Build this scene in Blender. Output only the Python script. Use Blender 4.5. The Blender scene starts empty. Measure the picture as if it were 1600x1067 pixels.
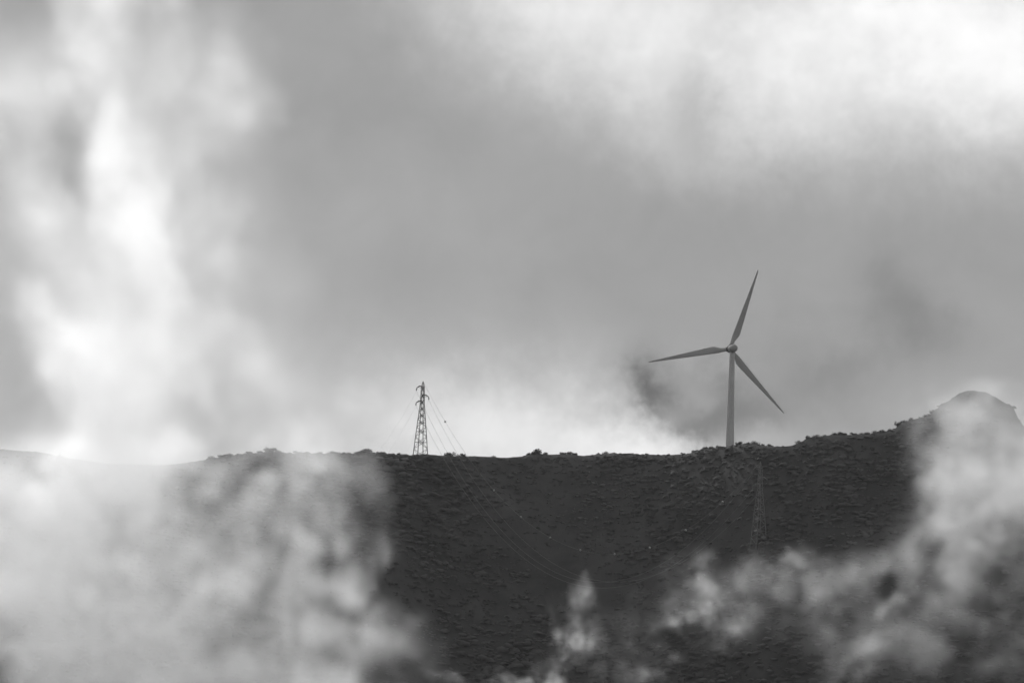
import bpy, math, random
import numpy as np
from mathutils import Vector, Matrix

random.seed(7)
rng = np.random.default_rng(11)
sc = bpy.context.scene
COL = sc.collection

# ------------------------------------------------------------------ camera
PITCH, ROLL, FPX = math.radians(6.0), math.radians(1.95), 4000.0
fwd = np.array([0, math.cos(PITCH), math.sin(PITCH)])
r0 = np.array([1.0, 0, 0]); u0 = np.array([0, -math.sin(PITCH), math.cos(PITCH)])
rgt = math.cos(ROLL) * r0 + math.sin(ROLL) * u0
upv = -math.sin(ROLL) * r0 + math.cos(ROLL) * u0
cam_d = bpy.data.cameras.new('camera'); cam = bpy.data.objects.new('camera', cam_d); COL.objects.link(cam)
cam_d.sensor_width = 36.0; cam_d.sensor_fit = 'HORIZONTAL'
cam_d.lens = 36.0 * FPX / 1600.0
cam_d.clip_start = 0.5; cam_d.clip_end = 40000.0
M3 = Matrix((tuple(rgt), tuple(upv), tuple(-fwd))).transposed()
cam.matrix_world = M3.to_4x4()
sc.camera = cam


def at(px, py, Y):
    d = fwd * FPX + rgt * (px - 800.0) + upv * (533.5 - py)
    return d * (Y / d[1])


def to_px(p):
    p = np.asarray(p, float)
    w = p @ fwd
    return 800 + FPX * (p @ rgt) / w, 533.5 - FPX * (p @ upv) / w


# ------------------------------------------------------------------ sky, sun, exposure
SUN_AZ, SUN_EL = math.radians(-17.0), math.radians(25.0)      # behind the ridge, to the left
world = bpy.data.worlds.new('World'); sc.world = world; world.use_nodes = True
nt = world.node_tree; nt.nodes.clear()
_out = nt.nodes.new('ShaderNodeOutputWorld'); _bg = nt.nodes.new('ShaderNodeBackground')
_bg.inputs['Strength'].default_value = 0.1
nt.links.new(_bg.outputs[0], _out.inputs[0])


def nd(t, **kw):
    n = nt.nodes.new(t)
    for k, v in kw.items():
        setattr(n, k, v)
    return n


def lk(a, b): nt.links.new(a, b)


def mth(op, a, b=None, c=None, clamp=False):
    n = nd('ShaderNodeMath', operation=op); n.use_clamp = clamp
    for i, v in enumerate((a, b, c)):
        if v is None: continue
        if isinstance(v, (int, float)): n.inputs[i].default_value = v
        else: lk(v, n.inputs[i])
    return n.outputs[0]


def noise(vec, scale, detail, rough=0.5, dist=0.0):
    n = nd('ShaderNodeTexNoise'); n.inputs['Scale'].default_value = scale; n.inputs['Detail'].default_value = detail
    n.inputs['Roughness'].default_value = rough; n.inputs['Distortion'].default_value = dist
    lk(vec, n.inputs['Vector']); return n


sky = nd('ShaderNodeTexSky', sky_type='NISHITA'); sky.sun_disc = False
sky.sun_elevation = SUN_EL; sky.sun_rotation = SUN_AZ
bw = nd('ShaderNodeRGBToBW'); lk(sky.outputs[0], bw.inputs[0])
tc = nd('ShaderNodeTexCoord'); sep = nd('ShaderNodeSeparateXYZ'); lk(tc.outputs['Generated'], sep.inputs[0])
az = mth('ARCTAN2', sep.outputs[0], sep.outputs[1])
el = mth('ARCSINE', sep.outputs[2])
DEG = 57.29578
azel = nd('ShaderNodeCombineXYZ')
lk(mth('MULTIPLY', az, DEG), azel.inputs[0]); lk(mth('MULTIPLY', el, DEG), azel.inputs[1])
# cloud edges are torn by noise: bend the direction before reading the clouds
w1 = noise(tc.outputs['Generated'], 16.0, 5.0, 0.55)
w2 = noise(tc.outputs['Generated'], 75.0, 4.0, 0.55)
def centred(n, k):
    a = nd('ShaderNodeVectorMath', operation='SUBTRACT'); lk(n.outputs['Color'], a.inputs[0]); a.inputs[1].default_value = (.5, .5, .5)
    s = nd('ShaderNodeVectorMath', operation='SCALE'); lk(a.outputs[0], s.inputs[0]); s.inputs['Scale'].default_value = k
    return s.outputs[0]
a1 = nd('ShaderNodeVectorMath', operation='ADD'); lk(azel.outputs[0], a1.inputs[0]); lk(centred(w1, 1.7), a1.inputs[1])
a2 = nd('ShaderNodeVectorMath', operation='ADD'); lk(a1.outputs[0], a2.inputs[0]); lk(centred(w2, 1.0), a2.inputs[1])
w3 = noise(tc.outputs['Generated'], 230.0, 3.0, 0.6)
a3 = nd('ShaderNodeVectorMath', operation='ADD'); lk(a2.outputs[0], a3.inputs[0]); lk(centred(w3, 0.42), a3.inputs[1])
UV = a3.outputs[0]
PXD = 1600 / (2 * math.degrees(math.atan(0.2)))      # photo pixels per degree
def ang(px, py):
    d = at(px, py, 1000.0); d = d / np.linalg.norm(d)
    return math.degrees(math.atan2(d[0], d[1])), math.degrees(math.asin(d[2]))
# cloud masses: photo x, y, half-width, half-height, turn, extra brightness
CLOUDS = [
    (1380, 40, 330, 130, -4, .54), (1640, 60, 260, 150, 0, .42), (880, -20, 270, 150, -24, .52), (1230, 130, 120, 90, 0, .22),
    (1180, 215, 170, 70, -8, .11), (1500, 200, 260, 90, 0, .15), (1040, 110, 90, 120, -10, .10),
    (1085, 150, 34, 80, 0, -.17), (1140, 0, 60, 40, 0, -.06),
    (860, 715, 250, 90, 0, .42), (720, 690, 190, 110, 0, .26), (1000, 705, 95, 50, -10, .52), (590, 660, 200, 120, 0, .15),
    (900, 600, 70, 60, 0, .05), (430, 600, 170, 200, 0, .04),
    (1018, 598, 34, 42, 0, -.30), (1062, 640, 80, 26, -28, -.22), (1135, 655, 42, 48, 0, -.24), (1290, 620, 80, 46, 0, -.12),
    (1390, 480, 55, 70, 20, -.11), (1450, 530, 60, 40, 0, -.08), (1200, 640, 60, 60, 0, -.08), (1105, 600, 50, 24, -15, -.10), (1085, 668, 46, 16, -20, -.14), (1240, 550, 60, 45, 0, -.06), (1195, 652, 46, 26, 0, -.10), (1330, 575, 60, 30, 20, -.06),
    (1180, 695, 60, 26, 0, .08), (640, 330, 170, 70, 0, .03), (1050, 240, 80, 50, 0, .08), (225, 340, 60, 130, 6, .08), (145, 560, 75, 130, -14, .12), (75, 430, 50, 170, 13, .14), (240, 420, 190, 330, 0, .04), (190, 130, 60, 110, 8, .04), (138, 245, 38, 62, 8, -.13), (100, 160, 40, 30, 0, -.06), (20, 570, 40, 60, 0, -.05),
]
tot = None
for (px, py, rx, ry, rot, amp) in CLOUDS:
    cx, cy = ang(px, py)
    m = nd('ShaderNodeMapping', vector_type='TEXTURE'); lk(UV, m.inputs['Vector'])
    m.inputs['Location'].default_value = (cx, cy, 0); m.inputs['Rotation'].default_value = (0, 0, math.radians(rot) )
    m.inputs['Scale'].default_value = (rx / PXD, ry / PXD, 1e6)
    dt = nd('ShaderNodeVectorMath', operation='DOT_PRODUCT'); lk(m.outputs[0], dt.inputs[0]); lk(m.outputs[0], dt.inputs[1])
    e = mth('EXPONENT', mth('MULTIPLY', dt.outputs['Value'], -1.0))
    tot = mth('MULTIPLY_ADD', e, amp, tot if tot is not None else 0.0)
# the same broken cloud goes on over the rest of the sky, away from the masses above
flat = nd('ShaderNodeMapping'); flat.inputs['Scale'].default_value = (1, 1, 1.7); lk(tc.outputs['Generated'], flat.inputs['Vector'])
far_n = noise(flat.outputs[0], 4.2, 6.0, 0.55, 0.6)
fr = nd('ShaderNodeMapRange'); fr.inputs['From Min'].default_value = .5; fr.inputs['From Max'].default_value = .72
fr.inputs['To Min'].default_value = 0; fr.inputs['To Max'].default_value = .4; lk(far_n.outputs['Fac'], fr.inputs['Value'])
mid = nd('ShaderNodeMapping', vector_type='TEXTURE'); lk(azel.outputs[0], mid.inputs['Vector'])
cx, cy = ang(800, 500); mid.inputs['Location'].default_value = (cx, cy, 0); mid.inputs['Scale'].default_value = (17, 13, 1e6)
md = nd('ShaderNodeVectorMath', operation='DOT_PRODUCT'); lk(mid.outputs[0], md.inputs[0]); lk(mid.outputs[0], md.inputs[1])
outside = mth('SUBTRACT', 1.0, mth('EXPONENT', mth('MULTIPLY', mth('MULTIPLY', md.outputs['Value'], md.outputs['Value']), -1.0)))
tot = mth('MULTIPLY_ADD', fr.outputs[0], outside, tot)
fine = noise(tc.outputs['Generated'], 26.0, 6.0, 0.6, 0.4)
base = mth('MULTIPLY_ADD', mth('SUBTRACT', fine.outputs['Fac'], .5), 0.13, 0.25)
wisp = mth('MULTIPLY_ADD', mth('SUBTRACT', w2.outputs['Fac'], .5), 0.45, 1.0)
cloud = mth('ADD', base, mth('MULTIPLY', tot, wisp))
cloud = mth('MULTIPLY', cloud, 10.0)                      # the background strength is 0.1
mixs = nd('ShaderNodeMix', data_type='FLOAT'); mixs.inputs[0].default_value = 0.96
lk(bw.outputs[0], mixs.inputs[2]); lk(cloud, mixs.inputs[3])
cmb = nd('ShaderNodeCombineColor')
for i in range(3): lk(mixs.outputs[0], cmb.inputs[i])
lk(cmb.outputs[0], _bg.inputs['Color'])
world.cycles.sampling_method = 'MANUAL'; world.cycles.sample_map_resolution = 512

sun_d = bpy.data.lights.new('sun', 'SUN'); sun = bpy.data.objects.new('sun', sun_d); COL.objects.link(sun)
sun_d.energy = 2.1; sun_d.angle = math.radians(6.0); sun_d.color = (1, 1, 1)
sdir = Vector((math.sin(SUN_AZ) * math.cos(SUN_EL), math.cos(SUN_AZ) * math.cos(SUN_EL), math.sin(SUN_EL)))
sun.rotation_euler = sdir.to_track_quat('Z', 'Y').to_euler()
sun.location = sdir * 3000

vs = sc.view_settings
vs.view_transform = 'Standard'; vs.look = 'None'; vs.gamma = 1.0; vs.exposure = 0.0; vs.use_curve_mapping = False
cy_ = sc.cycles
cy_.use_denoising = True; cy_.denoiser = 'OPENIMAGEDENOISE'
cy_.use_adaptive_sampling = True; cy_.adaptive_threshold = 0.03
cy_.max_bounces = 10; cy_.diffuse_bounces = 2; cy_.glossy_bounces = 2; cy_.volume_bounces = 9; cy_.transparent_max_bounces = 8
cy_.volume_step_rate = 2.5; cy_.volume_max_steps = 512


# ------------------------------------------------------------------ helpers
def mat(name, col, rough=0.8, metal=0.0, nscale=None, namt=0.3, bump=0.0, spec=0.3):
    m = bpy.data.materials.new(name); m.use_nodes = True
    t = m.node_tree; p = t.nodes['Principled BSDF']
    p.inputs['Roughness'].default_value = rough; p.inputs['Metallic'].default_value = metal
    p.inputs['Specular IOR Level'].default_value = spec
    p.inputs['Base Color'].default_value = (col, col, col, 1)
    if nscale:
        c = t.nodes.new('ShaderNodeTexCoord'); n = t.nodes.new('ShaderNodeTexNoise')
        n.inputs['Scale'].default_value = nscale; n.inputs['Detail'].default_value = 6; n.inputs['Roughness'].default_value = .6
        t.links.new(c.outputs['Object'], n.inputs['Vector'])
        r = t.nodes.new('ShaderNodeMapRange'); r.inputs['From Min'].default_value = .3; r.inputs['From Max'].default_value = .7
        r.inputs['To Min'].default_value = col * (1 - namt); r.inputs['To Max'].default_value = col * (1 + namt)
        t.links.new(n.outputs['Fac'], r.inputs['Value'])
        t.links.new(r.outputs[0], p.inputs['Base Color'])
        if bump:
            b = t.nodes.new('ShaderNodeBump'); b.inputs['Strength'].default_value = bump
            t.links.new(n.outputs['Fac'], b.inputs['Height']); t.links.new(b.outputs[0], p.inputs['Normal'])
    return m


M_HILL = mat('dry scrub ground', 0.07, 0.95, nscale=0.035, namt=0.5, spec=0.1)
M_LEAF = mat('dark evergreen leaves', 0.12, 0.8, nscale=0.15, namt=0.25, spec=0.15)
M_SCRUB = mat('grey green scrub', 0.095, 0.9, nscale=0.045, namt=0.5, bump=0.0, spec=0.1)
M_BARK = mat('bark', 0.12, 0.9, nscale=3.0)
M_ROCK = mat('pale rock', 0.14, 0.9, nscale=0.5, namt=0.4, bump=0.4, spec=0.2)
M_TOWER = mat('grey white tower paint', 0.7, 0.5, nscale=0.3, namt=0.08)
M_BLADE = mat('grey white blade coating', 0.52, 0.45, nscale=0.4, namt=0.06)
M_NAC = mat('nacelle shell', 0.45, 0.85, nscale=0.6, namt=0.08)
M_DARK = mat('dark grey fittings', 0.10, 0.6)
M_STEEL = mat('galvanised steel', 0.15, 0.55, metal=0.0, nscale=1.0, namt=0.2)
M_STEEL2 = mat('lighter galvanised steel', 0.24, 0.55, nscale=1.0, namt=0.2)  # same galvanised steel in a lighter grey, for the slope pylon
M_WIRE = mat('aluminium conductor', 0.33, 0.45, metal=1.0)
M_GLASS = mat('insulator porcelain', 0.10, 0.3)
M_BALL = mat('pale marker plastic', 0.5, 0.5)


def mesh_obj(name, V, F, m=None, parent=None, smooth=False):
    me = bpy.data.meshes.new(name); me.from_pydata([tuple(map(float, v)) for v in V], [], F)
    if smooth: me.polygons.foreach_set('use_smooth', [True] * len(me.polygons))
    me.update()
    if m: me.materials.append(m)
    o = bpy.data.objects.new(name, me); COL.objects.link(o)
    if parent: o.parent = parent
    return o


def empty(name, loc, label=None, cat=None, group=None):
    o = bpy.data.objects.new(name, None); COL.objects.link(o); o.location = tuple(map(float, loc)); o.empty_display_size = .5
    tag(o, label, cat, group); return o


def tag(o, label=None, cat=None, group=None, kind=None):
    for k, v in (('label', label), ('category', cat), ('group', group), ('kind', kind)):
        if v: o[k] = v
    return o


def rings(path, radii, n=12, cap=True):
    """tube through points; returns V,F"""
    path = [Vector(map(float, p)) for p in path]; V, F = [], []
    for i, p in enumerate(path):
        a = path[max(i - 1, 0)]; b = path[min(i + 1, len(path) - 1)]
        t = (b - a).normalized()
        s = t.cross(Vector((0, 0, 1)) if abs(t.z) < .95 else Vector((1, 0, 0))).normalized(); q = s.cross(t)
        for k in range(n):
            an = 2 * math.pi * k / n
            V.append(p + (s * math.cos(an) + q * math.sin(an)) * radii[i])
    for i in range(len(path) - 1):
        for k in range(n):
            F.append((i * n + k, i * n + (k + 1) % n, (i + 1) * n + (k + 1) % n, (i + 1) * n + k))
    if cap:
        F.append(tuple(range(n))[::-1]); F.append(tuple((len(path) - 1) * n + k for k in range(n)))
    return V, F


def bar(a, b, w):
    """square bar from a to b"""
    return rings([a, b], [w * .707, w * .707], 4)


# --- smooth lattice noise evaluated on a regular grid (separable cubic B-spline)
def bsp(coords, cell, n):
    t = coords / cell; i = np.floor(t).astype(int); f = t - i
    W = np.zeros((len(coords), n))
    w = np.stack([(1 - f) ** 3, 3 * f ** 3 - 6 * f ** 2 + 4, -3 * f ** 3 + 3 * f ** 2 + 3 * f + 1, f ** 3], 1) / 6
    for k in range(4):
        W[np.arange(len(coords)), np.clip(i + k, 0, n - 1)] += w[:, k]
    return W.astype(np.float32)


def grid_noise(axes, cells, seed, octaves=4, rough=0.5):
    g = np.random.default_rng(seed); out = None; amp = 1.0; tot = 0.0
    ax = [a - a.min() for a in axes]
    for o in range(octaves):
        Ws = []
        for a, c in zip(ax, cells):
            cc = c / 2 ** o; Ws.append(bsp(a, cc, int(a.max() / cc) + 5))
        L = g.standard_normal([w.shape[1] for w in Ws]).astype(np.float32)
        if len(ax) == 3:
            r = np.einsum('ai,ijk->ajk', Ws[0], L, optimize=True)
            r = np.einsum('bj,ajk->abk', Ws[1], r, optimize=True)
            r = np.einsum('ck,abk->abc', Ws[2], r, optimize=True)
        else:
            r = Ws[0] @ L @ Ws[1].T
        out = r * amp if out is None else out + r * amp
        tot += amp * amp; amp *= rough
    k = {3: 0.33, 2: 0.48}[len(ax)]
    return out / (math.sqrt(tot) * k)                      # about unit deviation


# ------------------------------------------------------------------ the hill
RIDGE = [(-60, 700), (0, 702), (60, 706), (110, 716), (170, 724), (260, 727), (300, 722), (350, 713), (390, 709), (425, 705), (450, 708), (480, 709),
         (520, 709), (556, 708), (575, 705), (595, 709), (640, 711), (700, 712), (760, 713), (790, 714), (815, 713), (838, 709), (855, 711), (885, 709),
         (912, 712), (945, 708), (975, 708), (1040, 711), (1070, 709), (1100, 703), (1130, 699), (1150, 694), (1180, 694), (1205, 698),
         (1235, 697), (1250, 690), (1264, 684), (1300, 680), (1350, 679), (1394, 674), (1404, 664), (1425, 656), (1448, 652), (1466, 638),
         (1470, 632), (1480, 630), (1495, 618), (1508, 612), (1520, 611), (1540, 615), (1552, 621), (1563, 629), (1573, 637), (1582, 652), (1590, 662), (1610, 676), (1660, 690)]
# how far off the crest stands, along the ridge: a shallow hollow in the middle, the right end turning towards the camera
_k = np.linspace(-2500, 4000, 651)
_d = np.interp(_k, [-2500, 640, 720, 850, 980, 1090, 1180, 1290, 1500, 4000], [1000, 1000, 1026, 1050, 1044, 1010, 977, 955, 946, 940])
_w = np.exp(-np.linspace(-2, 2, 13) ** 2); _d = np.convolve(np.pad(_d, 6, mode='edge'), _w / _w.sum(), 'valid')
crest_px = lambda px: float(np.interp(px, _k, _d))
CX = np.array([at(px, 700, dd)[0] for px, dd in zip(_k, _d)])
crest_y = lambda x: np.interp(x, CX, _d)
RP = np.array([at(px, py, crest_px(px)) for px, py in RIDGE])


def axis(parts):
    out = []
    for a, b, s in parts:
        out.append(np.arange(a, b, s))
    return np.concatenate(out)


XS = np.concatenate([-np.geomspace(9000, 300, 34), axis([(-290, -215, 5), (-215, 215.01, 1.15), (220, 300, 5)]), np.geomspace(310, 9000, 34)])
YS = np.concatenate([-np.geomspace(9000, 60, 26), axis([(-40, 780, 20), (780, 840, 3), (840, 1056, 1.15), (1056, 1080, 2.5), (1080, 1300, 12)]), np.geomspace(1320, 10000, 34)])
XX, YY = np.meshgrid(XS, YS, indexing='ij')
# finer noise on the near part, coarse elsewhere
fx = (XS > -295) & (XS < 300); fy = (YS > 770) & (YS < 1090)
N = np.zeros_like(XX); NF = np.zeros_like(XX); ncr = np.zeros(len(XS))
N[np.ix_(fx, fy)] = grid_noise([XS[fx], YS[fy]], [60, 45], 3, 4, .5)
NF[np.ix_(fx, fy)] = grid_noise([XS[fx], YS[fy]], [9, 9], 5, 3, .6)


def ridge_z(x):
    z = np.interp(x, RP[:, 0], RP[:, 2])
    out = np.maximum(np.abs(x) - 222, 0)
    return z + np.where(np.abs(x) > 222, 9 * np.sin(out / 170) + 24 * np.sin(out / 900 + .3) - out * .012, 0)


def hill(X, Y):
    R = ridge_z(X)
    d = crest_y(X) - Y
    # front slope: rounded crest, then steep scrub face, then valley floor, then the near slope under the camera
    crest = np.sqrt(np.maximum(d, 0) ** 2 + 64) - 8
    fall = 0.80 * crest
    front = R - fall
    valley = -118 + 14 * np.sin(X / 330) + 0 * Y
    k = 10.0
    front = np.maximum(front, valley) + k * np.exp(-np.abs(front - valley) / k) * .5
    near = -1.75 - 0.02 * np.abs(X) * .2 - 0.30 * np.maximum(Y, 0) + np.minimum(Y, 0) * -0.10
    near = np.maximum(near, -900)
    front = np.maximum(front, near)
    back = R - 0.16 * np.maximum(-d, 0) - np.minimum(0.00008 * np.maximum(-d, 0) ** 2, 90)
    back = np.maximum(back, -140 + 50 * np.sin(X / 700 + Y / 900) + 35 * np.sin(Y / 420))
    H = np.where(d > 0, front, back)
    return H


H = hill(XX, YY)
CY = crest_y(XX)
amp = np.clip((CY - YY) / 25, 0, 1) * (YY > 780) * np.clip((YY - 780) / 40, 0, 1)
H += N * 1.7 * amp
crag = np.clip((XX - 172) / 14, 0, 1) * (YY < CY + 20) * (YY > 880)
H += NF * (0.28 * amp + 0.12 * ((YY > CY - 15) & (YY < CY + 30)))
NC = np.zeros_like(XX); NC[np.ix_(fx, fy)] = grid_noise([XS[fx], YS[fy]], [3.6, 3.6], 6, 2, .6)
H += (NF * .9 + np.abs(NC) * 1.0 - .6) * crag * np.exp(-((YY - CY + 10) / 18) ** 2)


class Field:
    def __init__(s): pass
    def __call__(s, x, y):
        i = np.clip(np.searchsorted(XS, x) - 1, 0, len(XS) - 2); j = np.clip(np.searchsorted(YS, y) - 1, 0, len(YS) - 2)
        a = (x - XS[i]) / (XS[i + 1] - XS[i]); b = (y - YS[j]) / (YS[j + 1] - YS[j])
        return H[i, j] * (1 - a) * (1 - b) + H[i + 1, j] * a * (1 - b) + H[i, j + 1] * (1 - a) * b + H[i + 1, j + 1] * a * b


hz = Field()


def on_hill(px, py):
    """the point of the hill that is seen at this place of the photograph"""
    for Y in np.arange(crest_px(px) + 2, 780, -.5):
        p = at(px, py, Y)
        if hz(p[0], Y) < p[2]: break
    return p


B_BASE = on_hill(1180.5, 851); B_Y = float(B_BASE[1])
print('slope pylon depth', B_Y)
nx, ny = H.shape
V = np.stack([XX, YY, H], -1).reshape(-1, 3)
I = np.arange(nx * ny).reshape(nx, ny)
Q = np.stack([I[:-1, :-1], I[1:, :-1], I[1:, 1:], I[:-1, 1:]], -1).reshape(-1, 4)
me = bpy.data.meshes.new('hill')
me.vertices.add(len(V)); me.vertices.foreach_set('co', V.astype(np.float32).ravel())
me.loops.add(Q.size); me.loops.foreach_set('vertex_index', Q.astype(np.int32).ravel())
me.polygons.add(len(Q)); me.polygons.foreach_set('loop_start', np.arange(0, Q.size, 4, dtype=np.int32))
me.update(calc_edges=True); me.polygons.foreach_set('use_smooth', np.ones(len(Q), bool))
me.materials.append(M_HILL)
hill_o = bpy.data.objects.new('hill', me); COL.objects.link(hill_o)
tag(hill_o, 'long dark scrub covered hillside with its ridge against the sky', 'hill', kind='structure')


# ------------------------------------------------------------------ scrub on the face of the hill
def leaf_cloud(g, n, rad, leaf, flat=.9):
    """n small leaf clumps (quads) through a lump of given radius -> (V, F) arrays"""
    u = g.standard_normal((n, 3)); u /= np.linalg.norm(u, axis=1)[:, None]
    r = g.random(n) ** .4
    lump = 1 + .35 * np.sin(u[:, 0] * 5 + g.random() * 6) * np.sin(u[:, 1] * 4 + g.random() * 6)
    P = u * (r * lump)[:, None] * rad; P[:, 2] *= flat
    a = g.standard_normal((n, 3)); a /= np.linalg.norm(a, axis=1)[:, None]
    b = np.cross(a, g.standard_normal((n, 3))); b /= np.linalg.norm(b, axis=1)[:, None]
    s = leaf * (.6 + .8 * g.random(n))[:, None]
    V = np.stack([P - a * s, P + b * s * .6, P + a * s, P - b * s * .6], 1)
    return V.reshape(-1, 3)


def quads_obj(name, V, m, parent=None):
    me = bpy.data.meshes.new(name); V = np.asarray(V, np.float32); n = len(V)
    me.vertices.add(n); me.vertices.foreach_set('co', V.ravel())
    me.loops.add(n); me.loops.foreach_set('vertex_index', np.arange(n, dtype=np.int32))
    me.polygons.add(n // 4); me.polygons.foreach_set('loop_start', np.arange(0, n, 4, dtype=np.int32))
    me.update(calc_edges=True); me.materials.append(m)
    o = bpy.data.objects.new(name, me); COL.objects.link(o)
    if parent: o.parent = parent
    return o


dens_n = grid_noise([np.arange(-230, 231, 4.0), np.arange(760, 1081, 4.0)], [36, 30], 21, 3)
def mound(g):
    """low bumpy cushion: (vertices, faces)"""
    R_, n_ = [(1.0, -.25), (1.02, .12), (.86, .42), (.55, .66)], 8
    ph = g.random(4) * 6.28; V_ = []
    for r, z in R_:
        for k in range(n_):
            a = 6.2832 * k / n_ + .4 * z
            q = r * (1 + .22 * math.sin(2 * a + ph[0]) + .16 * math.sin(3 * a + ph[1] + 3 * z) + g.normal() * .07)
            V_.append((q * math.cos(a), q * math.sin(a), z * (1 + .3 * math.sin(a + ph[2])) + g.normal() * .06))
    V_.append((0.1 * g.normal(), .1 * g.normal(), .78))
    F_ = []
    for i in range(3):
        for k in range(n_):
            F_ += [(i * n_ + k, i * n_ + (k + 1) % n_, (i + 1) * n_ + (k + 1) % n_), (i * n_ + k, (i + 1) * n_ + (k + 1) % n_, (i + 1) * n_ + k)]
    F_ += [(3 * n_ + k, 3 * n_ + (k + 1) % n_, 4 * n_) for k in range(n_)]
    return np.array(V_), np.array(F_)


tmpl = [mound(rng) for _ in range(14)]
vs_, fs_, cnt, base_i = [], [], 0, 0
while cnt < 24000:
    x = rng.uniform(-225, 225); y = float(crest_y(x)) + 2 - 150 * rng.random() ** 1.1
    dn = dens_n[int((x + 230) / 4), int((y - 760) / 4)]
    if rng.random() > .75 + .25 * dn: continue
    s = (.5 + 1.5 * rng.random() ** 3) * (1.0 + .25 * dn) * (.5 if y > crest_y(x) - 6 else 1.0)
    a = rng.uniform(0, 6.28); c, q = math.cos(a), math.sin(a)
    T, Fc = tmpl[rng.integers(14)]
    P = np.stack([T[:, 0] * c - T[:, 1] * q, T[:, 0] * q + T[:, 1] * c, T[:, 2] * rng.uniform(.3, .75)], 1) * s
    vs_.append(P + np.array([x, y, hz(x, y) - .1])); fs_.append(Fc + base_i); base_i += len(P); cnt += 1
sv, sf = np.concatenate(vs_).astype(np.float32), np.concatenate(fs_).astype(np.int32)
sme = bpy.data.meshes.new('scrub_vegetation')
sme.vertices.add(len(sv)); sme.vertices.foreach_set('co', sv.ravel())
sme.loops.add(sf.size); sme.loops.foreach_set('vertex_index', sf.ravel())
sme.polygons.add(len(sf)); sme.polygons.foreach_set('loop_start', np.arange(0, sf.size, 3, dtype=np.int32))
sme.update(calc_edges=True); sme.polygons.foreach_set('use_smooth', np.ones(len(sf), bool)); sme.materials.append(M_SCRUB)
scrub = bpy.data.objects.new('scrub_vegetation', sme); COL.objects.link(scrub)
tag(scrub, 'dense dark low scrub covering the face of the hill', 'scrub', kind='stuff')

# ------------------------------------------------------------------ single shrubs on the skyline
VAR = []
for i in range(7):
    g = np.random.default_rng(100 + i)
    lobes = []
    for k in range(g.integers(4, 8)):
        c = np.array([g.uniform(-.75, .75), g.uniform(-.6, .6), g.uniform(-.15, .50)])
        lobes.append(leaf_cloud(g, 75, g.uniform(.32, .58), .12) + c)
    cv = np.concatenate(lobes)
    cm = quads_obj('crown', cv, M_LEAF)
    Vt, Ft = [], []
    for k in range(4):
        an = g.uniform(0, 6.28); tip = Vector((.45 * math.cos(an), .45 * math.sin(an), g.uniform(.4, .65)))
        v, f = rings([(0, 0, -.3), tip * .45 + Vector((0, 0, -.05)), tip], [.07, .05, .02], 5)
        Ft += [tuple(j + len(Vt) for j in q) for q in f]; Vt += v
    tm = mesh_obj('trunk', Vt, Ft, M_BARK)
    VAR.append((cm.data, tm.data)); bpy.data.objects.remove(cm); bpy.data.objects.remove(tm)

ORD = ['first', 'second', 'third', 'fourth', 'fifth', 'sixth', 'seventh', 'eighth', 'ninth', 'tenth', 'eleventh', 'twelfth', 'thirteenth', 'fourteenth', 'fifteenth',
       'sixteenth', 'seventeenth', 'eighteenth', 'nineteenth', 'twentieth', 'twenty-first', 'twenty-second', 'twenty-third', 'twenty-fourth']


def shrub(px, size, wide, label, group, seed=0):
    Y = crest_px(px)
    p = at(px, 700, Y); x = p[0]; z = float(hz(x, Y))
    o = empty('shrub', (x, Y, z - .08 * size), label, 'shrub', group)
    o.rotation_euler = (0, 0, (px * 1.7) % 6.28); size *= 1.0 + .25 * math.sin(px * 2.3); o.scale = (size * wide, size * wide, size)
    cdat, tdat = VAR[(int(px) + seed) % len(VAR)]
    for nm, dat in (('crown', cdat), ('trunk', tdat)):
        c = bpy.data.objects.new(nm, dat); COL.objects.link(c); c.parent = o
    return o


# photo x, size (m, height), width factor
SEG_A = [(331, 1.2, 1.3), (346, 1.9, 1.4), (356, 1.4, 1.2), (371, 1.2, 1.2), (392, 1.2, 1.4), (407, 1.2, 1.2), (424, 1.9, 1.4), (436, 1.1, 1.2), (466, 1.6, 1.2), (477, 1.2, 1.2), (500, 1.0, 1.1), (519, 1.8, 1.1), (530, 1.2, 1.2), (546, 1.0, 1.2), (559, 1.5, 1.2)]
SEG_B = [(592, 1.3, 1.3), (602, 1.1, 1.3), (624, 1.2, 1.0), (633, 1.2, 1.2), (703, 1.7, 1.3), (722, 1.3, 1.3), (772, .9, 1.2), (829, 1.3, 1.2), (851, 1.2, 1.2), (878, 1.1, 1.2), (888, 1.5, 1.1), (896, 1.3, 1.2), (936, 1.3, 1.2), (947, 1.6, 1.3), (958, 1.2, 1.2), (988, .9, 1.2), (1012, .8, 1.2), (1068, 1.0, 1.1), (1085, 1.0, 1.2), (1099, 1.4, 1.0), (1112, 1.1, 1.2), (1123, 1.0, 1.1)]
SEG_C = [(1156, 1.5, 1.4), (1168, 1.2, 1.4), (1178, 1.3, 1.3), (1191, 1.1, 1.2), (1203, 1.2, 1.1), (1248, 1.4, 1.2), (1262, 1.6, 1.2), (1276, 1.2, 1.3), (1289, 1.2, 1.2), (1306, 1.6, 1.1), (1317, 1.2, 1.2), (1334, 1.0, 1.1), (1346, 1.3, 1.2), (1354, 1.7, .9), (1367, 1.2, 1.1), (1378, 1.4, 1.0), (1387, 1.2, 1.0), (1392, 1.8, .7)]
SEG_D = [(1413, 1.2, 1.2), (1423, 1.3, 1.3), (1436, 1.1, 1.2), (1446, 1.2, 1.1), (1457, 1.1, 1.0)]
for i, (px, s, w) in enumerate(SEG_A):
    shrub(px, s, w, f'{ORD[i]} shrub from the left along the misty skyline left of the bushy mound', 'shrubs along the skyline')
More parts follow.
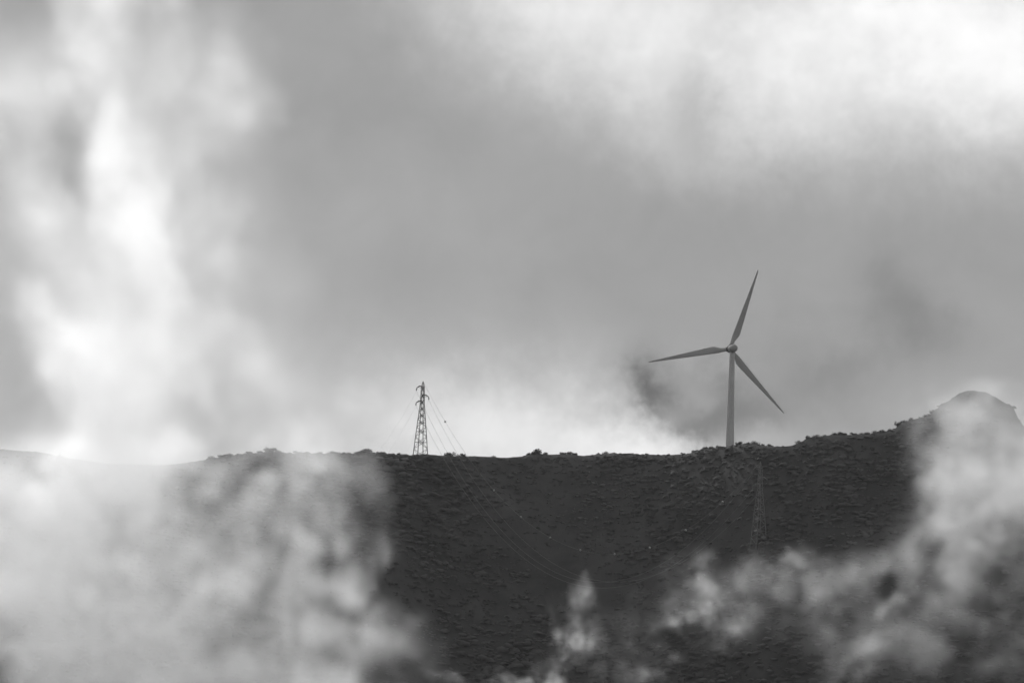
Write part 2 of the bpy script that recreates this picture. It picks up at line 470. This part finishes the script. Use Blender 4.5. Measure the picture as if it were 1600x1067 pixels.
for i, (px, s, w) in enumerate(SEG_B):
    if px < 645:
        shrub(px, s, w, f'small dark skyline shrub left of the pylon, {ORD[3 - i]} from its foot', 'shrubs along the skyline')
    else:
        shrub(px, s, w, f'small dark skyline shrub, {ORD[i - 4]} from the ridge pylon towards the wind turbine', 'shrubs along the skyline')
for i, (px, s, w) in enumerate(SEG_C):
    shrub(px, s, w, f'small dark skyline shrub, {ORD[i]} from the wind turbine towards the crag', 'shrubs along the skyline')
for i, (px, s, w) in enumerate(SEG_D):
    shrub(px, s, w, f'shrub on the steep shoulder of the misty crag, {ORD[i]} from its foot', 'shrubs along the skyline')
shrub(573, 2.1, 1.9, 'broad dark bush crowning the mound at the edge of the mist', 'shrubs along the skyline')
shrub(839, 2.3, 1.0, 'pointed dark bush, tallest on the skyline between pylon and turbine', 'shrubs along the skyline')
shrub(1403, 2.3, .8, 'upright dark bush standing at the step where the crag begins', 'shrubs along the skyline')

# ------------------------------------------------------------------ pale rock ledges below the crag
def ledge(px, py, L, h, label, seed):
    p = on_hill(px, py); best = p[1]; g = np.random.default_rng(seed)
    n = 14; V, F = [], []
    for i in range(n + 1):
        t = i / n; x = (t - .5) * L; w = max(.08, math.sin(math.pi * min(max(t, .04), .96)) ** .5)
        zc = x * .05 + g.normal() * .22
        hh = h * w * g.uniform(.6, 1.2); dd = .9 * w * g.uniform(.7, 1.3)
        V += [(x, -dd, zc - .4), (x, -dd * g.uniform(.8, 1.1), zc + hh * .7), (x, -dd * .5, zc + hh), (x, dd * .9, zc + hh * .9), (x, dd, zc - .4)]
    for i in range(n):
        for k in range(4):
            a = i * 5 + k; F.append((a, a + 5, a + 6, a + 1))
    F.append((0, 1, 2, 3, 4)); F.append(tuple(n * 5 + k for k in (4, 3, 2, 1, 0)))
    z = float(hz(p[0], best))
    o = mesh_obj('rock_ledge', V, F, M_ROCK); o.location = (p[0], best - .2, z)
    tag(o, label, 'rock ledge', 'rock ledges below the crag')


ledge(1414, 724, 11, .55, 'short pale rock ledge below the crag, highest of the ledges', 1)
ledge(1388, 733, 9, .4, 'thin rock ledge at the left below the crag', 2)
ledge(1437, 740, 12, .5, 'long pale rock ledge low beside the mist under the crag', 3)
ledge(1336, 733, 6, .4, 'small lone rock ledge on the slope left of the crag', 4)

# ------------------------------------------------------------------ wind turbine (seen from behind)
T_Y = crest_px(1140) + 52
hubp = at(1144.2, 544.5, T_Y)
tb = np.array([hubp[0], T_Y, float(hz(hubp[0], T_Y))])
turb = empty('wind_turbine', tb, 'pale three bladed wind turbine standing on the ridge', 'wind turbine')
HH = float(hubp[2] - tb[2])
v, f = rings([(0, 0, -1.0), (0, 0, .3)], [2.6, 2.6], 32); mesh_obj('foundation', v, f, M_ROCK, turb)
zs = np.linspace(0.3, HH - 1.5, 25)
tw = lambda z: 1.95 + (1.02 - 1.95) * (z / (HH - 1.5))
v, f = rings([(0, 0, z) for z in zs], [tw(z) for z in zs], 32); mesh_obj('tower', v, f, M_TOWER, turb, True)
for k in (1, 2):
    z = HH * k / 3
    v, f = rings([(0, 0, z - .08), (0, 0, z + .08)], [tw(z) + .05] * 2, 32); mesh_obj('flange', v, f, M_TOWER, turb)
YAW = math.radians(10)                                      # rotor looks away from the camera and a little to the left
ax = Vector((-math.sin(YAW), math.cos(YAW), 0.05)).normalized()
side = ax.cross(Vector((0, 0, 1))).normalized(); upn = side.cross(ax)
cen = Vector((0, 0, HH))


def lathe(prof, n=28):
    V, F = [], []
    for (t, r, dz) in prof:
        for k in range(n):
            a = 2 * math.pi * k / n
            V.append(cen + ax * t + (side * math.cos(a) + upn * (math.sin(a))) * r + Vector((0, 0, dz)))
    for i in range(len(prof) - 1):
        for k in range(n):
            F.append((i * n + k, i * n + (k + 1) % n, (i + 1) * n + (k + 1) % n, (i + 1) * n + k))
    F.append(tuple(range(n))[::-1]); F.append(tuple((len(prof) - 1) * n + k for k in range(n)))
    return V, F


v, f = lathe([(-4.4, .25, 0), (-4.3, .75, 0), (-4.0, 1.12, 0), (-3.4, 1.4, 0), (-2.4, 1.53, 0), (-1, 1.58, 0), (1.4, 1.55, 0), (2.2, 1.48, 0)])
nac = mesh_obj('nacelle', v, f, M_NAC, turb, True)
v, f = lathe([(-2.32, 1.55, 0), (-2.30, 1.585, 0), (-2.1, 1.585, 0), (-2.08, 1.55, 0)]); mesh_obj('seam', v, f, M_DARK, nac)
v, f = rings([cen + ax * -3 + Vector((0, 0, 1.4)), cen + ax * -3 + Vector((0, 0, 2.6))], [.05, .04], 6); mesh_obj('wind_vane', v, f, M_DARK, nac)
v, f = lathe([(2.25, 1.2, 0), (2.3, 1.7, 0), (2.7, 1.75, 0), (2.75, 1.4, 0)]); mesh_obj('rotor_bearing', v, f, M_DARK, turb, False)
v, f = lathe([(2.7, 1.45, 0), (3.0, 1.6, 0), (4.4, 1.55, 0), (5.2, 1.2, 0), (5.8, .7, 0), (6.05, .15, 0)]); hub = mesh_obj('hub', v, f, M_NAC, turb, True)
RC = cen + ax * 3.7
BL = 35.0


def blade(phi):
    # phi clockwise from up as the camera sees it
    right = -side if side.x < 0 else side
    d = upn * math.cos(phi) + right * math.sin(phi)
    c = d.cross(ax).normalized()                           # chord direction in the rotor plane
    if c.dot(upn * math.cos(phi + math.pi / 2) + right * math.sin(phi + math.pi / 2)) < 0: c = -c
    V, F = [], []
    n = 16; S = 26
    for i in range(S + 1):
        t = i / S; r = 1.0 + (BL - 1.0) * t
        if t < .05: ch, th, mix = 1.5, 1.5, 0
        else:
            grow = min(1, (t - .05) / .13); grow = grow * grow * (3 - 2 * grow)
            full = 3.15 * (1 - t) ** 1.0 + .42
            if t > .95: full *= max(.25, 1 - ((t - .95) / .05) ** 2 * .75)
            ch = 1.5 + (full - 1.5) * grow; th = 1.5 + (ch * (.26 - .10 * t) - 1.5) * grow; mix = grow
        tw_ = math.radians(14) * (1 - t) ** 2 * mix
        cd = c * math.cos(tw_) + ax * math.sin(tw_); td = ax * math.cos(tw_) - c * math.sin(tw_)
        sweep = ax * (-.5 * t * t)
        for k in range(n):
            a = 2 * math.pi * k / n
            # aerofoil-like: blunt leading edge, thin trailing edge
            x = math.cos(a); y = math.sin(a) * (1 - mix * .55 * (0.5 + .5 * math.cos(a)))
            off = mix * .20
            V.append(RC + d * r + sweep + cd * (ch * (.5 * x + off)) + td * (th * .5 * y))
    for i in range(S):
        for k in range(n):
            F.append((i * n + k, i * n + (k + 1) % n, (i + 1) * n + (k + 1) % n, (i + 1) * n + k))
    F.append(tuple(range(n))[::-1]); F.append(tuple(S * n + k for k in range(n)))
    b = mesh_obj('blade', V, F, M_BLADE, turb, True)
    v, f = rings([RC + d * 1.2, RC + d * 1.75], [.86, .86], 16); mesh_obj('root_collar', v, f, M_DARK, b)
    return b


for ph in (17.6, 136.6, 258.0): blade(math.radians(ph))


# ------------------------------------------------------------------ lattice pylons
def pylon(base, height, rot, label, bw0, group, M_STEEL):
    o = empty('pylon', base, label, 'pylon', group)
    cr, sr = math.cos(rot), math.sin(rot)
    def width(t):                                           # full width of the body at height fraction t
        return np.interp(t, [0, .70, .93, 1.0], [bw0, 1.25, .95, .12])
    def corner(k, t):
        w = width(t) / 2; sx, sy = ((1, 1), (-1, 1), (-1, -1), (1, -1))[k % 4]
        x, y = sx * w, sy * w
        return Vector((x * cr - y * sr, x * sr + y * cr, t * height))
    ts = [0.0]
    while ts[-1] < .93:
        ts.append(ts[-1] + max(.045, width(ts[-1]) / height * .62))
    ts = [t * .94 / ts[-1] for t in ts]
    for k in range(4):
        path = [corner(k, t) for t in (-.04, .35, .70, .93, 1.0)]
        v, f = rings(path, [.17, .15, .13, .11, .06], 4); mesh_obj('leg', v, f, M_STEEL, o)
        v, f = rings([corner(k, -.05) , corner(k, .012)], [.45, .4], 8); mesh_obj('footing', v, f, M_ROCK, o)
    for i in range(len(ts) - 1):
        for k in range(4):
            a, b = (k, k + 1) if (i + k) % 2 == 0 else (k + 1, k)
            v, f = bar(corner(a, ts[i]), corner(b, ts[i + 1]), .13); mesh_obj('brace', v, f, M_STEEL, o)
            if ts[i] > .0 and i % 2 == 0:
                v, f = bar(corner(k, ts[i]), corner(k + 1, ts[i]), .11); mesh_obj('horizontal_brace', v, f, M_STEEL, o)
    ends = []
    for t, sgn in ((.935, -1), (.815, 1), (.735, -1)):
        z = t * height; w = width(t) / 2
        reach = sgn * 2.55
        tip = Vector((reach * ARM[0], reach * ARM[1], z - .75))
        mid = Vector((reach * .55 * ARM[0], reach * .55 * ARM[1], z + .12))
        v1, f1 = rings([Vector((0, 0, z - .15)), mid, tip], [.26, .24, .18], 6)
        arm = mesh_obj('cross_arm', v1, f1, M_STEEL, o)
        low = Vector((0, 0, z - .85)); v, f = bar(low, mid * .6 + tip * .4 - Vector((0, 0, .12)), .12); mesh_obj('arm_strut', v, f, M_STEEL, arm)
        prof = []; rr = []
        for j in range(9):
            prof.append(tip + Vector((0, 0, -.1 - j * .12))); rr.append(.26 if j % 2 else .16)
        v, f = rings(prof, rr, 10); mesh_obj('insulator', v, f, M_GLASS, arm)
        ends.append(Vector(map(float, base)) + tip + Vector((0, 0, -1.12)))
    v, f = rings([(0, 0, .97 * height), (0, 0, 1.01 * height)], [.16, .05], 6); mesh_obj('peak_cap', v, f, M_STEEL, o)
    return o, ends, Vector(map(float, base)) + Vector((0, 0, height))


A_Y = crest_px(657) + 1
pa = at(656.8, 711, A_Y); pa[2] = float(hz(pa[0], A_Y)) - .1
topA = at(660.6, 596, A_Y)
ARM = (.98, -.2)
pyA, endA, peakA = pylon(pa, float(topA[2] - pa[2]), math.radians(27), 'tall lattice pylon standing on the ridge against the bright sky', 4.5, 'lattice pylons of the power line', M_STEEL)
pb = np.array([B_BASE[0], B_Y, float(hz(B_BASE[0], B_Y)) - .1])
topB = at(1193, 722, B_Y)
pb[0] = (B_BASE[0] + topB[0]) / 2
pyB, endB, peakB = pylon(pb, float(topB[2] - pb[2]), math.radians(27), 'faint lattice pylon standing lower on the dark slope below the turbine', 4.4, 'lattice pylons of the power line', M_STEEL2)


# ------------------------------------------------------------------ wires
def wire(name, a, b, sag, label, rad=.05, n=70, group='overhead wires between the two pylons'):
    P = [a.lerp(b, i / n) - Vector((0, 0, 4 * sag * (i / n) * (1 - i / n))) for i in range(n + 1)]
    org = a.copy()
    v, f = rings([p - org for p in P], [rad] * len(P), 5)
    o = mesh_obj(name, v, f, M_WIRE); o.location = org
    tag(o, label, 'wire', group); return o, P


SAG = 49.0
gw, GP = wire('ground_wire', peakA, peakB, SAG, 'thin marker hung wire sagging from peak of ridge pylon to slope pylon', .04)
for k, t in enumerate((.075, .15, .235, .32, .41, .50, .60, .70, .80, .90)):
    p = peakA.lerp(peakB, t) - Vector((0, 0, 4 * SAG * t * (1 - t))) - peakA
    V_, F_ = [], []
    for i in range(9):
        th = math.pi * i / 8
        for j in range(12):
            V_.append((p.x + .40 * math.sin(th) * math.cos(j * math.pi / 6), p.y + .40 * math.sin(th) * math.sin(j * math.pi / 6), p.z + .40 * math.cos(th)))
    for i in range(8):
        for j in range(12):
            F_.append((i * 12 + j, i * 12 + (j + 1) % 12, (i + 1) * 12 + (j + 1) % 12, (i + 1) * 12 + j))
    mesh_obj('marker_ball', V_, F_, M_BALL, gw, True)
for nm, i in (('upper left', 0), ('right', 1), ('lower left', 2)):
    wire('conductor', endA[i], endB[i], SAG + (7, 3, 3)[i], f'pale conductor sagging down the dark slope from the {nm} arm of the ridge pylon', .042)
far = [at(x, y, 1150.0) for x, y in ((560, 735), (600, 760), (552, 770))]
for (nm, i) in (('upper left', 0), ('right', 1), ('lower left', 2)):
    wire('conductor', endA[i], Vector(map(float, far[i])), 4.0, f'faint conductor dropping behind the ridge from the {nm} arm of the ridge pylon', .016, 30, 'overhead wires leaving behind the ridge')

# ------------------------------------------------------------------ mist: banks of real vapour in front of the slope
def volume_mat(name, dens, g):
    m = bpy.data.materials.new(name); m.use_nodes = True; t = m.node_tree; t.nodes.clear()
    o = t.nodes.new('ShaderNodeOutputMaterial'); p = t.nodes.new('ShaderNodeVolumePrincipled')
    p.inputs['Color'].default_value = (.998, .998, .998, 1); p.inputs['Density'].default_value = dens
    p.inputs['Anisotropy'].default_value = g
    t.links.new(p.outputs[0], o.inputs['Volume']); return m


M_MIST = volume_mat('mist', 1.0, 0.75)


#@FIELD
def upsample(L, step):
    """lattice rows -> smooth 10 px map"""
    L = np.asarray(L, float); n0, n1 = L.shape
    def W(n):
        t = np.linspace(0, n - 1, (n - 1) * (step // 10) + 1); i = np.clip(np.floor(t).astype(int), 0, n - 2); f = t - i; f = f * f * (3 - 2 * f) * .5 + f * .5
        M = np.zeros((len(t), n)); M[np.arange(len(t)), i] = 1 - f; M[np.arange(len(t)), i + 1] = f
        return M
    return W(n0) @ L @ W(n1).T


def mist_field(x0, x1, y0, y1, z0, z1, vox, blobs, yc, sig, seed, tau=1.2, warp=(8, 5.0), tear=.9, cs=1.0, fade=.05, lattice=None, tall=1.0):
    """blobs: photo x, y, half-width, half-height, turn, weight (seen at depth yc); tau: optical depth at weight 1"""
    res = [max(8, int(round((b - a) / v_)) + 1) for a, b, v_ in ((x0, x1, vox), (y0, y1, vox * 2.6), (z0, z1, vox))]
    X, Y, Z = (np.linspace(a, b, n).astype(np.float32) for (a, b), n in zip(((x0, x1), (y0, y1), (z0, z1)), res))
    ax3 = [X.astype(float), Y.astype(float), Z.astype(float)]
    def gn(cell, sd, octv, rough=.55): return grid_noise(ax3, (cell * cs, cell * cs * 2.6, cell * cs * tall), sd, octv, rough)
    wx = gn(44, seed, 2, .5) * warp[0] * .5 + gn(13, seed + 1, 4, .62) * warp[1] * .5
    wz = gn(44, seed + 2, 2, .5) * warp[0] * .5 + gn(13, seed + 3, 4, .62) * warp[1] * .5
    gx = X[:, None, None] + wx; gz = Z[None, None, :] + wz
    m = np.zeros(res, np.float32); hgt = np.clip((Z - 40) / 40, 0, 1)[None, None, :]
    sc_ = yc / 4000.0 / math.cos(PITCH)                     # metres for one photo pixel at that depth
    for (px, py, rx, ry, rot, wgt) in blobs:
        c = at(px, py, yc); a = math.radians(rot) - ROLL
        dx = gx - c[0]; dz = gz - c[2]
        u = (dx * math.cos(a) + dz * math.sin(a)) / (rx * sc_); w = (-dx * math.sin(a) + dz * math.cos(a)) / (ry * sc_)
        m += wgt * np.exp(-(u * u + w * w))
    if lattice is not None:
        lx, ly, step, rows = lattice
        U = upsample(rows, step)
        dn = yc * fwd[1] + gz * fwd[2]
        pxx = 800 + FPX * (gx * rgt[0] + yc * rgt[1] + gz * rgt[2]) / dn; pyy = 533.5 - FPX * (gx * upv[0] + yc * upv[1] + gz * upv[2]) / dn
        i = np.clip((pyy - ly) / 10, 0, U.shape[0] - 1.001); j = np.clip((pxx - lx) / 10, 0, U.shape[1] - 1.001)
        i0 = i.astype(int); j0 = j.astype(int); fi = i - i0; fj = j - j0
        m += U[i0, j0] * (1 - fi) * (1 - fj) + U[i0 + 1, j0] * fi * (1 - fj) + U[i0, j0 + 1] * (1 - fi) * fj + U[i0 + 1, j0 + 1] * fi * fj
    n = .8 * gn(32, seed + 4, 5, .68)
    bil = .9 * np.abs(gn(15, seed + 8, 1)) + .75 * np.abs(gn(7.5, seed + 9, 1)) + .6 * np.abs(gn(3.8, seed + 10, 1))
    n = n + (bil - 1.8) * .85                               # rounded billows with creases between
    m = np.clip(m, 0, None)
    tear = tear * (1.7 - .5 * np.clip(m, 0, 2)) * (1 - .6 * hgt) if lattice is not None else tear
    d = np.clip(m + n * (.30 * tear) * np.clip(m * 2.4, 0, 1) - .015, 0, None) * np.clip(1 + tear * n * .5, .1, 2.2)
    dep = yc + 10 * grid_noise([ax3[0], ax3[2]], (60, 60), seed + 6, 2)[:, None, :]
    d *= np.exp(-((Y[None, :, None] - dep) / sig) ** 2)
    k = tau / (sig * 1.77)
    # fade to nothing before the faces of the grid
    def edge(a): t = np.linspace(0, 1, len(a)); return np.clip(np.minimum(t, 1 - t) / fade, 0, 1)
    d *= edge(X)[:, None, None] * edge(Y)[None, :, None] * edge(Z)[None, None, :]
    d = np.clip(d * k, 0, None).astype(np.float32); d[d < 2e-4] = 0
    return d, res


#@END
def mist(name, label, x0, x1, y0, y1, z0, z1, *args, **kw):
    d, res = mist_field(x0, x1, y0, y1, z0, z1, *args, **kw)
    cnt = int(np.prod(res))
    me = bpy.data.meshes.new(name); me.vertices.add(cnt)
    pos = np.zeros((cnt, 3), np.float32); pos[:, 0] = (x0 + x1) / 2; pos[:, 1] = (y0 + y1) / 2; pos[:, 2] = (z0 + z1) / 2
    me.vertices.foreach_set('co', pos.ravel())
    at_ = me.attributes.new('vapour', 'FLOAT', 'POINT'); at_.data.foreach_set('value', d.ravel())
    me.materials.append(M_MIST)
    o = bpy.data.objects.new(name, me); COL.objects.link(o); tag(o, label, 'mist', kind='stuff')
    ng = bpy.data.node_groups.new(name, 'GeometryNodeTree')
    ng.interface.new_socket('Geometry', in_out='INPUT', socket_type='NodeSocketGeometry')
    ng.interface.new_socket('Geometry', in_out='OUTPUT', socket_type='NodeSocketGeometry')
    N_ = ng.nodes.new; L = ng.links.new
    gi, go = N_('NodeGroupInput'), N_('NodeGroupOutput')
    vc = N_('GeometryNodeVolumeCube')
    vc.inputs['Min'].default_value = (x0, y0, z0); vc.inputs['Max'].default_value = (x1, y1, z1)
    for ax_, r in zip('XYZ', res): vc.inputs['Resolution ' + ax_].default_value = r
    p = N_('GeometryNodeInputPosition'); s = N_('ShaderNodeSeparateXYZ'); L(p.outputs[0], s.inputs[0])
    def gm(op, a, b):
        q = N_('ShaderNodeMath'); q.operation = op
        for i, vv in enumerate((a, b)):
            if isinstance(vv, (int, float)): q.inputs[i].default_value = vv
            else: L(vv, q.inputs[i])
        return q.outputs[0]
    idx = None
    for i, (lo, hi, r) in enumerate(((x0, x1, res[0]), (y0, y1, res[1]), (z0, z1, res[2]))):
        t = gm('FLOOR', gm('ADD', gm('MULTIPLY', gm('SUBTRACT', s.outputs[i], lo), (r - 1) / (hi - lo)), .5), 0.0)
        t = gm('MINIMUM', gm('MAXIMUM', t, 0.0), r - 1.0)
        idx = t if idx is None else gm('ADD', gm('MULTIPLY', idx, float(r)), t)
    na = N_('GeometryNodeInputNamedAttribute'); na.data_type = 'FLOAT'; na.inputs['Name'].default_value = 'vapour'
    si = N_('GeometryNodeSampleIndex'); si.data_type = 'FLOAT'; si.domain = 'POINT'
    L(gi.outputs[0], si.inputs['Geometry']); L(na.outputs[0], si.inputs['Value']); L(gm('ADD', idx, .25), si.inputs['Index'])
    L(si.outputs[0], vc.inputs['Density'])
    sm = N_('GeometryNodeSetMaterial'); sm.inputs['Material'].default_value = M_MIST
    L(vc.outputs[0], sm.inputs['Geometry']); L(sm.outputs[0], go.inputs[0])
    md = o.modifiers.new('vapour', 'NODES'); md.node_group = ng
    print(name, res, cnt, float(d.max()), float((d > 0).mean()))
    return o


#@MISTS
LEFT_TAU = [[.06, .06, .06, .03, .20, .62, .14, .22, .06, .04, .02, .01, .01, .00, .00, .00, .00, .00, .00],
            [.06, .06, .06, .03, .20, .62, .14, .22, .06, .04, .02, .01, .01, .00, .00, .00, .00, .00, .00],
            [.06, .06, .06, .03, .20, .62, .14, .22, .06, .04, .02, .01, .01, .00, .00, .00, .00, .00, .00],
            [.02, .02, .02, .05, .21, .16, .11, .12, .11, .09, .04, .01, .01, .00, .00, .00, .00, .00, .00],
            [.13, .13, .13, .13, .12, .22, .24, .14, .21, .20, .05, .01, .01, .00, .00, .00, .00, .00, .00],
            [.15, .15, .15, .15, .06, .16, .35, .12, .14, .26, .11, .02, .01, .00, .00, .00, .00, .00, .00],
            [.15, .15, .15, .07, .05, .09, .28, .16, .16, .10, .04, .02, .01, .00, .00, .00, .00, .00, .00],
            [.11, .11, .11, .13, .06, .04, .54, .14, .18, .09, .06, .02, .01, .00, .00, .00, .00, .00, .00],
            [.08, .08, .08, .38, .50, .07, .44, .59, .16, .13, .09, .04, .02, .00, .00, .00, .00, .00, .00],
            [.16, .16, .16, .16, .26, .12, .59, 1.30, .34, .17, .09, .05, .03, .00, .00, .00, .00, .00, .00],
            [.14, .14, .14, .16, .23, .38, .62, 1.30, .27, .33, .12, .07, .04, .00, .00, .00, .00, .00, .00],
            [.10, .10, .10, .60, .12, .81, .43, 1.30, .33, .24, .15, .08, .05, .00, .00, .00, .00, .00, .00],
            [.04, .04, .04, .18, 1.27, .92, .75, 1.16, .62, .44, .18, .06, .01, .00, .00, .00, .00, .00, .00],
            [.05, .05, .05, .10, .77, .93, .96, 1.14, .93, .34, .24, .11, .06, .00, .00, .00, .00, .00, .00],
            [.06, .06, .06, .05, 1.30, 1.30, 1.30, .75, .73, .14, .24, .19, .12, .00, .00, .00, .00, .00, .00],
            [.12, .12, .12, .15, 1.30, 1.30, .86, .60, .42, .11, .18, .25, .19, .00, .00, .00, .00, .00, .00],
            [1.00, 1.00, 1.00, 1.20, 2.00, 2.00, 2.00, 2.00, .31, .18, .41, .55, .13, .08, .00, .00, .00, .00, .00],
            [1.60, 1.60, 1.60, .88, 1.88, 2.60, 2.04, .60, .52, .30, .68, .91, .22, .13, .01, .00, .00, .00, .00],
            [1.32, 1.32, 1.32, 2.60, 2.60, 1.08, 1.12, .50, .39, .19, .15, .61, .39, .29, .02, .00, .00, .00, .00],
            [2.00, 2.00, 2.00, 2.00, 2.00, 1.03, .87, .54, .54, .17, .13, .72, .13, .55, .01, .00, .00, .00, .00],
            [2.00, 2.00, 2.00, 2.00, 1.61, 1.03, .68, .65, .64, .36, .29, .87, .20, 1.69, .01, .00, .00, .00, .00],
            [1.52, 1.52, 1.52, 2.00, 1.61, 1.40, .77, .50, .70, .66, .14, .82, .29, .26, .52, .01, .00, .00, .00],
            [.48, .48, .48, 1.42, .94, 1.60, 1.03, .64, .44, .61, .33, 1.16, .60, .58, 1.39, .18, .00, .00, .00],
            [.16, .16, .16, .53, .98, 1.07, .82, .69, .56, .87, .44, .55, 1.19, 1.66, .53, .05, .00, .00, .00],
            [.16, .16, .16, .53, .98, 1.07, .82, .69, .56, .87, .44, .55, 1.19, 1.66, .53, .05, .00, .00, .00],
            [.16, .16, .16, .53, .98, 1.07, .82, .69, .56, .87, .44, .55, 1.19, 1.66, .53, .05, .00, .00, .00]]  #@LEFT
mist('mist_bank', 'bright mist bank hiding the left of the hill and rising to the sky', -222, 22, 730, 850, -58, 222, 1.15, [(606, 812, 16, 44, 8, .10)], 790.0, 22.0, 41, tau=1.0, tear=.5, warp=(3, 5), tall=1.1, lattice=(-100, -100, 50, LEFT_TAU))
RIGHT = [(1530, 700, 55, 55, 0, .5), (1520, 770, 62, 80, 0, .85), (1600, 760, 60, 120, 0, .9), (1490, 840, 48, 50, 0, .6), (1530, 860, 50, 60, 0, .45), (1425, 845, 48, 26, 20, .34), (1365, 870, 60, 24, 22, .24), (1290, 893, 80, 24, 12, .17),
         (1555, 960, 28, 50, -22, .62), (1575, 1010, 20, 40, -10, .4), (1500, 930, 34, 30, 0, .3), (1430, 770, 22, 60, 0, .16), (1435, 690, 24, 40, 0, .18), (1470, 720, 24, 60, 0, .3), (1386, 932, 32, 9, 35, .38), (1404, 910, 7, 22, -25, .25),
         (1345, 1002, 42, 11, 28, .42), (1312, 1035, 24, 11, 42, .36), (1340, 1060, 12, 22, -20, .25), (1545, 1055, 16, 30, 0, .3), (1375, 905, 18, 15, 0, -.3), (1575, 890, 26, 20, 0, -.25), (1440, 1000, 80, 50, 0, .16), (1522, 634, 50, 22, 0, .6),
         (1400, 960, 140, 70, 0, .12), (1640, 900, 40, 200, 0, .5), (1490, 660, 30, 40, 0, .3), (1270, 905, 140, 40, 14, .14), (1180, 940, 90, 40, 10, .08), (1500, 1040, 90, 40, 0, .15), (1280, 980, 120, 60, 0, .06)]
mist('mist_bank', 'pale mist bank climbing over the crag at the right', 50, 212, 756, 846, -54, 78, 1.0, RIGHT, 800.0, 16.0, 57, warp=(3.5, 4.0), tau=.82, cs=.7, tear=.8, fade=.03)
LOW = [(884, 1050, 8, 46, 0, .8), (872, 1055, 20, 24, 0, .25), (866, 1000, 6, 26, 6, .30), (914, 945, 11, 32, -6, .30), (904, 988, 8, 34, 12, .32), (930, 985, 10, 34, -10, .18), (900, 1010, 40, 50, 0, .08), (1066, 966, 36, 8, 18, .32), (1118, 944, 28, 16, 24, .24), (1102, 888, 16, 34, 0, .16),
       (1190, 902, 80, 14, 8, .18), (1020, 1040, 50, 10, 28, .18), (1130, 968, 44, 24, 0, .12), (820, 1066, 44, 6, 0, .22), (690, 1062, 30, 7, 0, .28), (1240, 880, 60, 18, 15, .16), (1060, 990, 120, 50, 12, .08), (1110, 920, 60, 50, 0, .09), (980, 1050, 90, 24, 0, .07)]
mist('mist_wisp', 'thin torn wisps of mist low in front of the dark slope', -36, 112, 770, 830, -50, 30, .7, LOW, 800.0, 9.0, 73, warp=(2.2, 2.6), tau=1.0, cs=.45, tear=.85, fade=.03)


# ------------------------------------------------------------------ thin even haze in the air between camera and ridge
_hx, _hy0, _hy1, _hz0, _hz1 = 9600.0, -9600.0, 10600.0, float(H.min()) - 1.0, float(max(H.max() + 6, hubp[2] + BL + 6))
_c = [(x, y, z) for x in (-_hx, _hx) for y in (_hy0, _hy1) for z in (_hz0, _hz1)]
haze = mesh_obj('haze', _c, [(0, 1, 3, 2), (4, 6, 7, 5), (0, 4, 5, 1), (2, 3, 7, 6), (0, 2, 6, 4), (1, 5, 7, 3)], volume_mat('thin haze', 4.2e-5, 0.3))
tag(haze, 'thin even haze in the air in front of the hill', 'haze', kind='stuff')
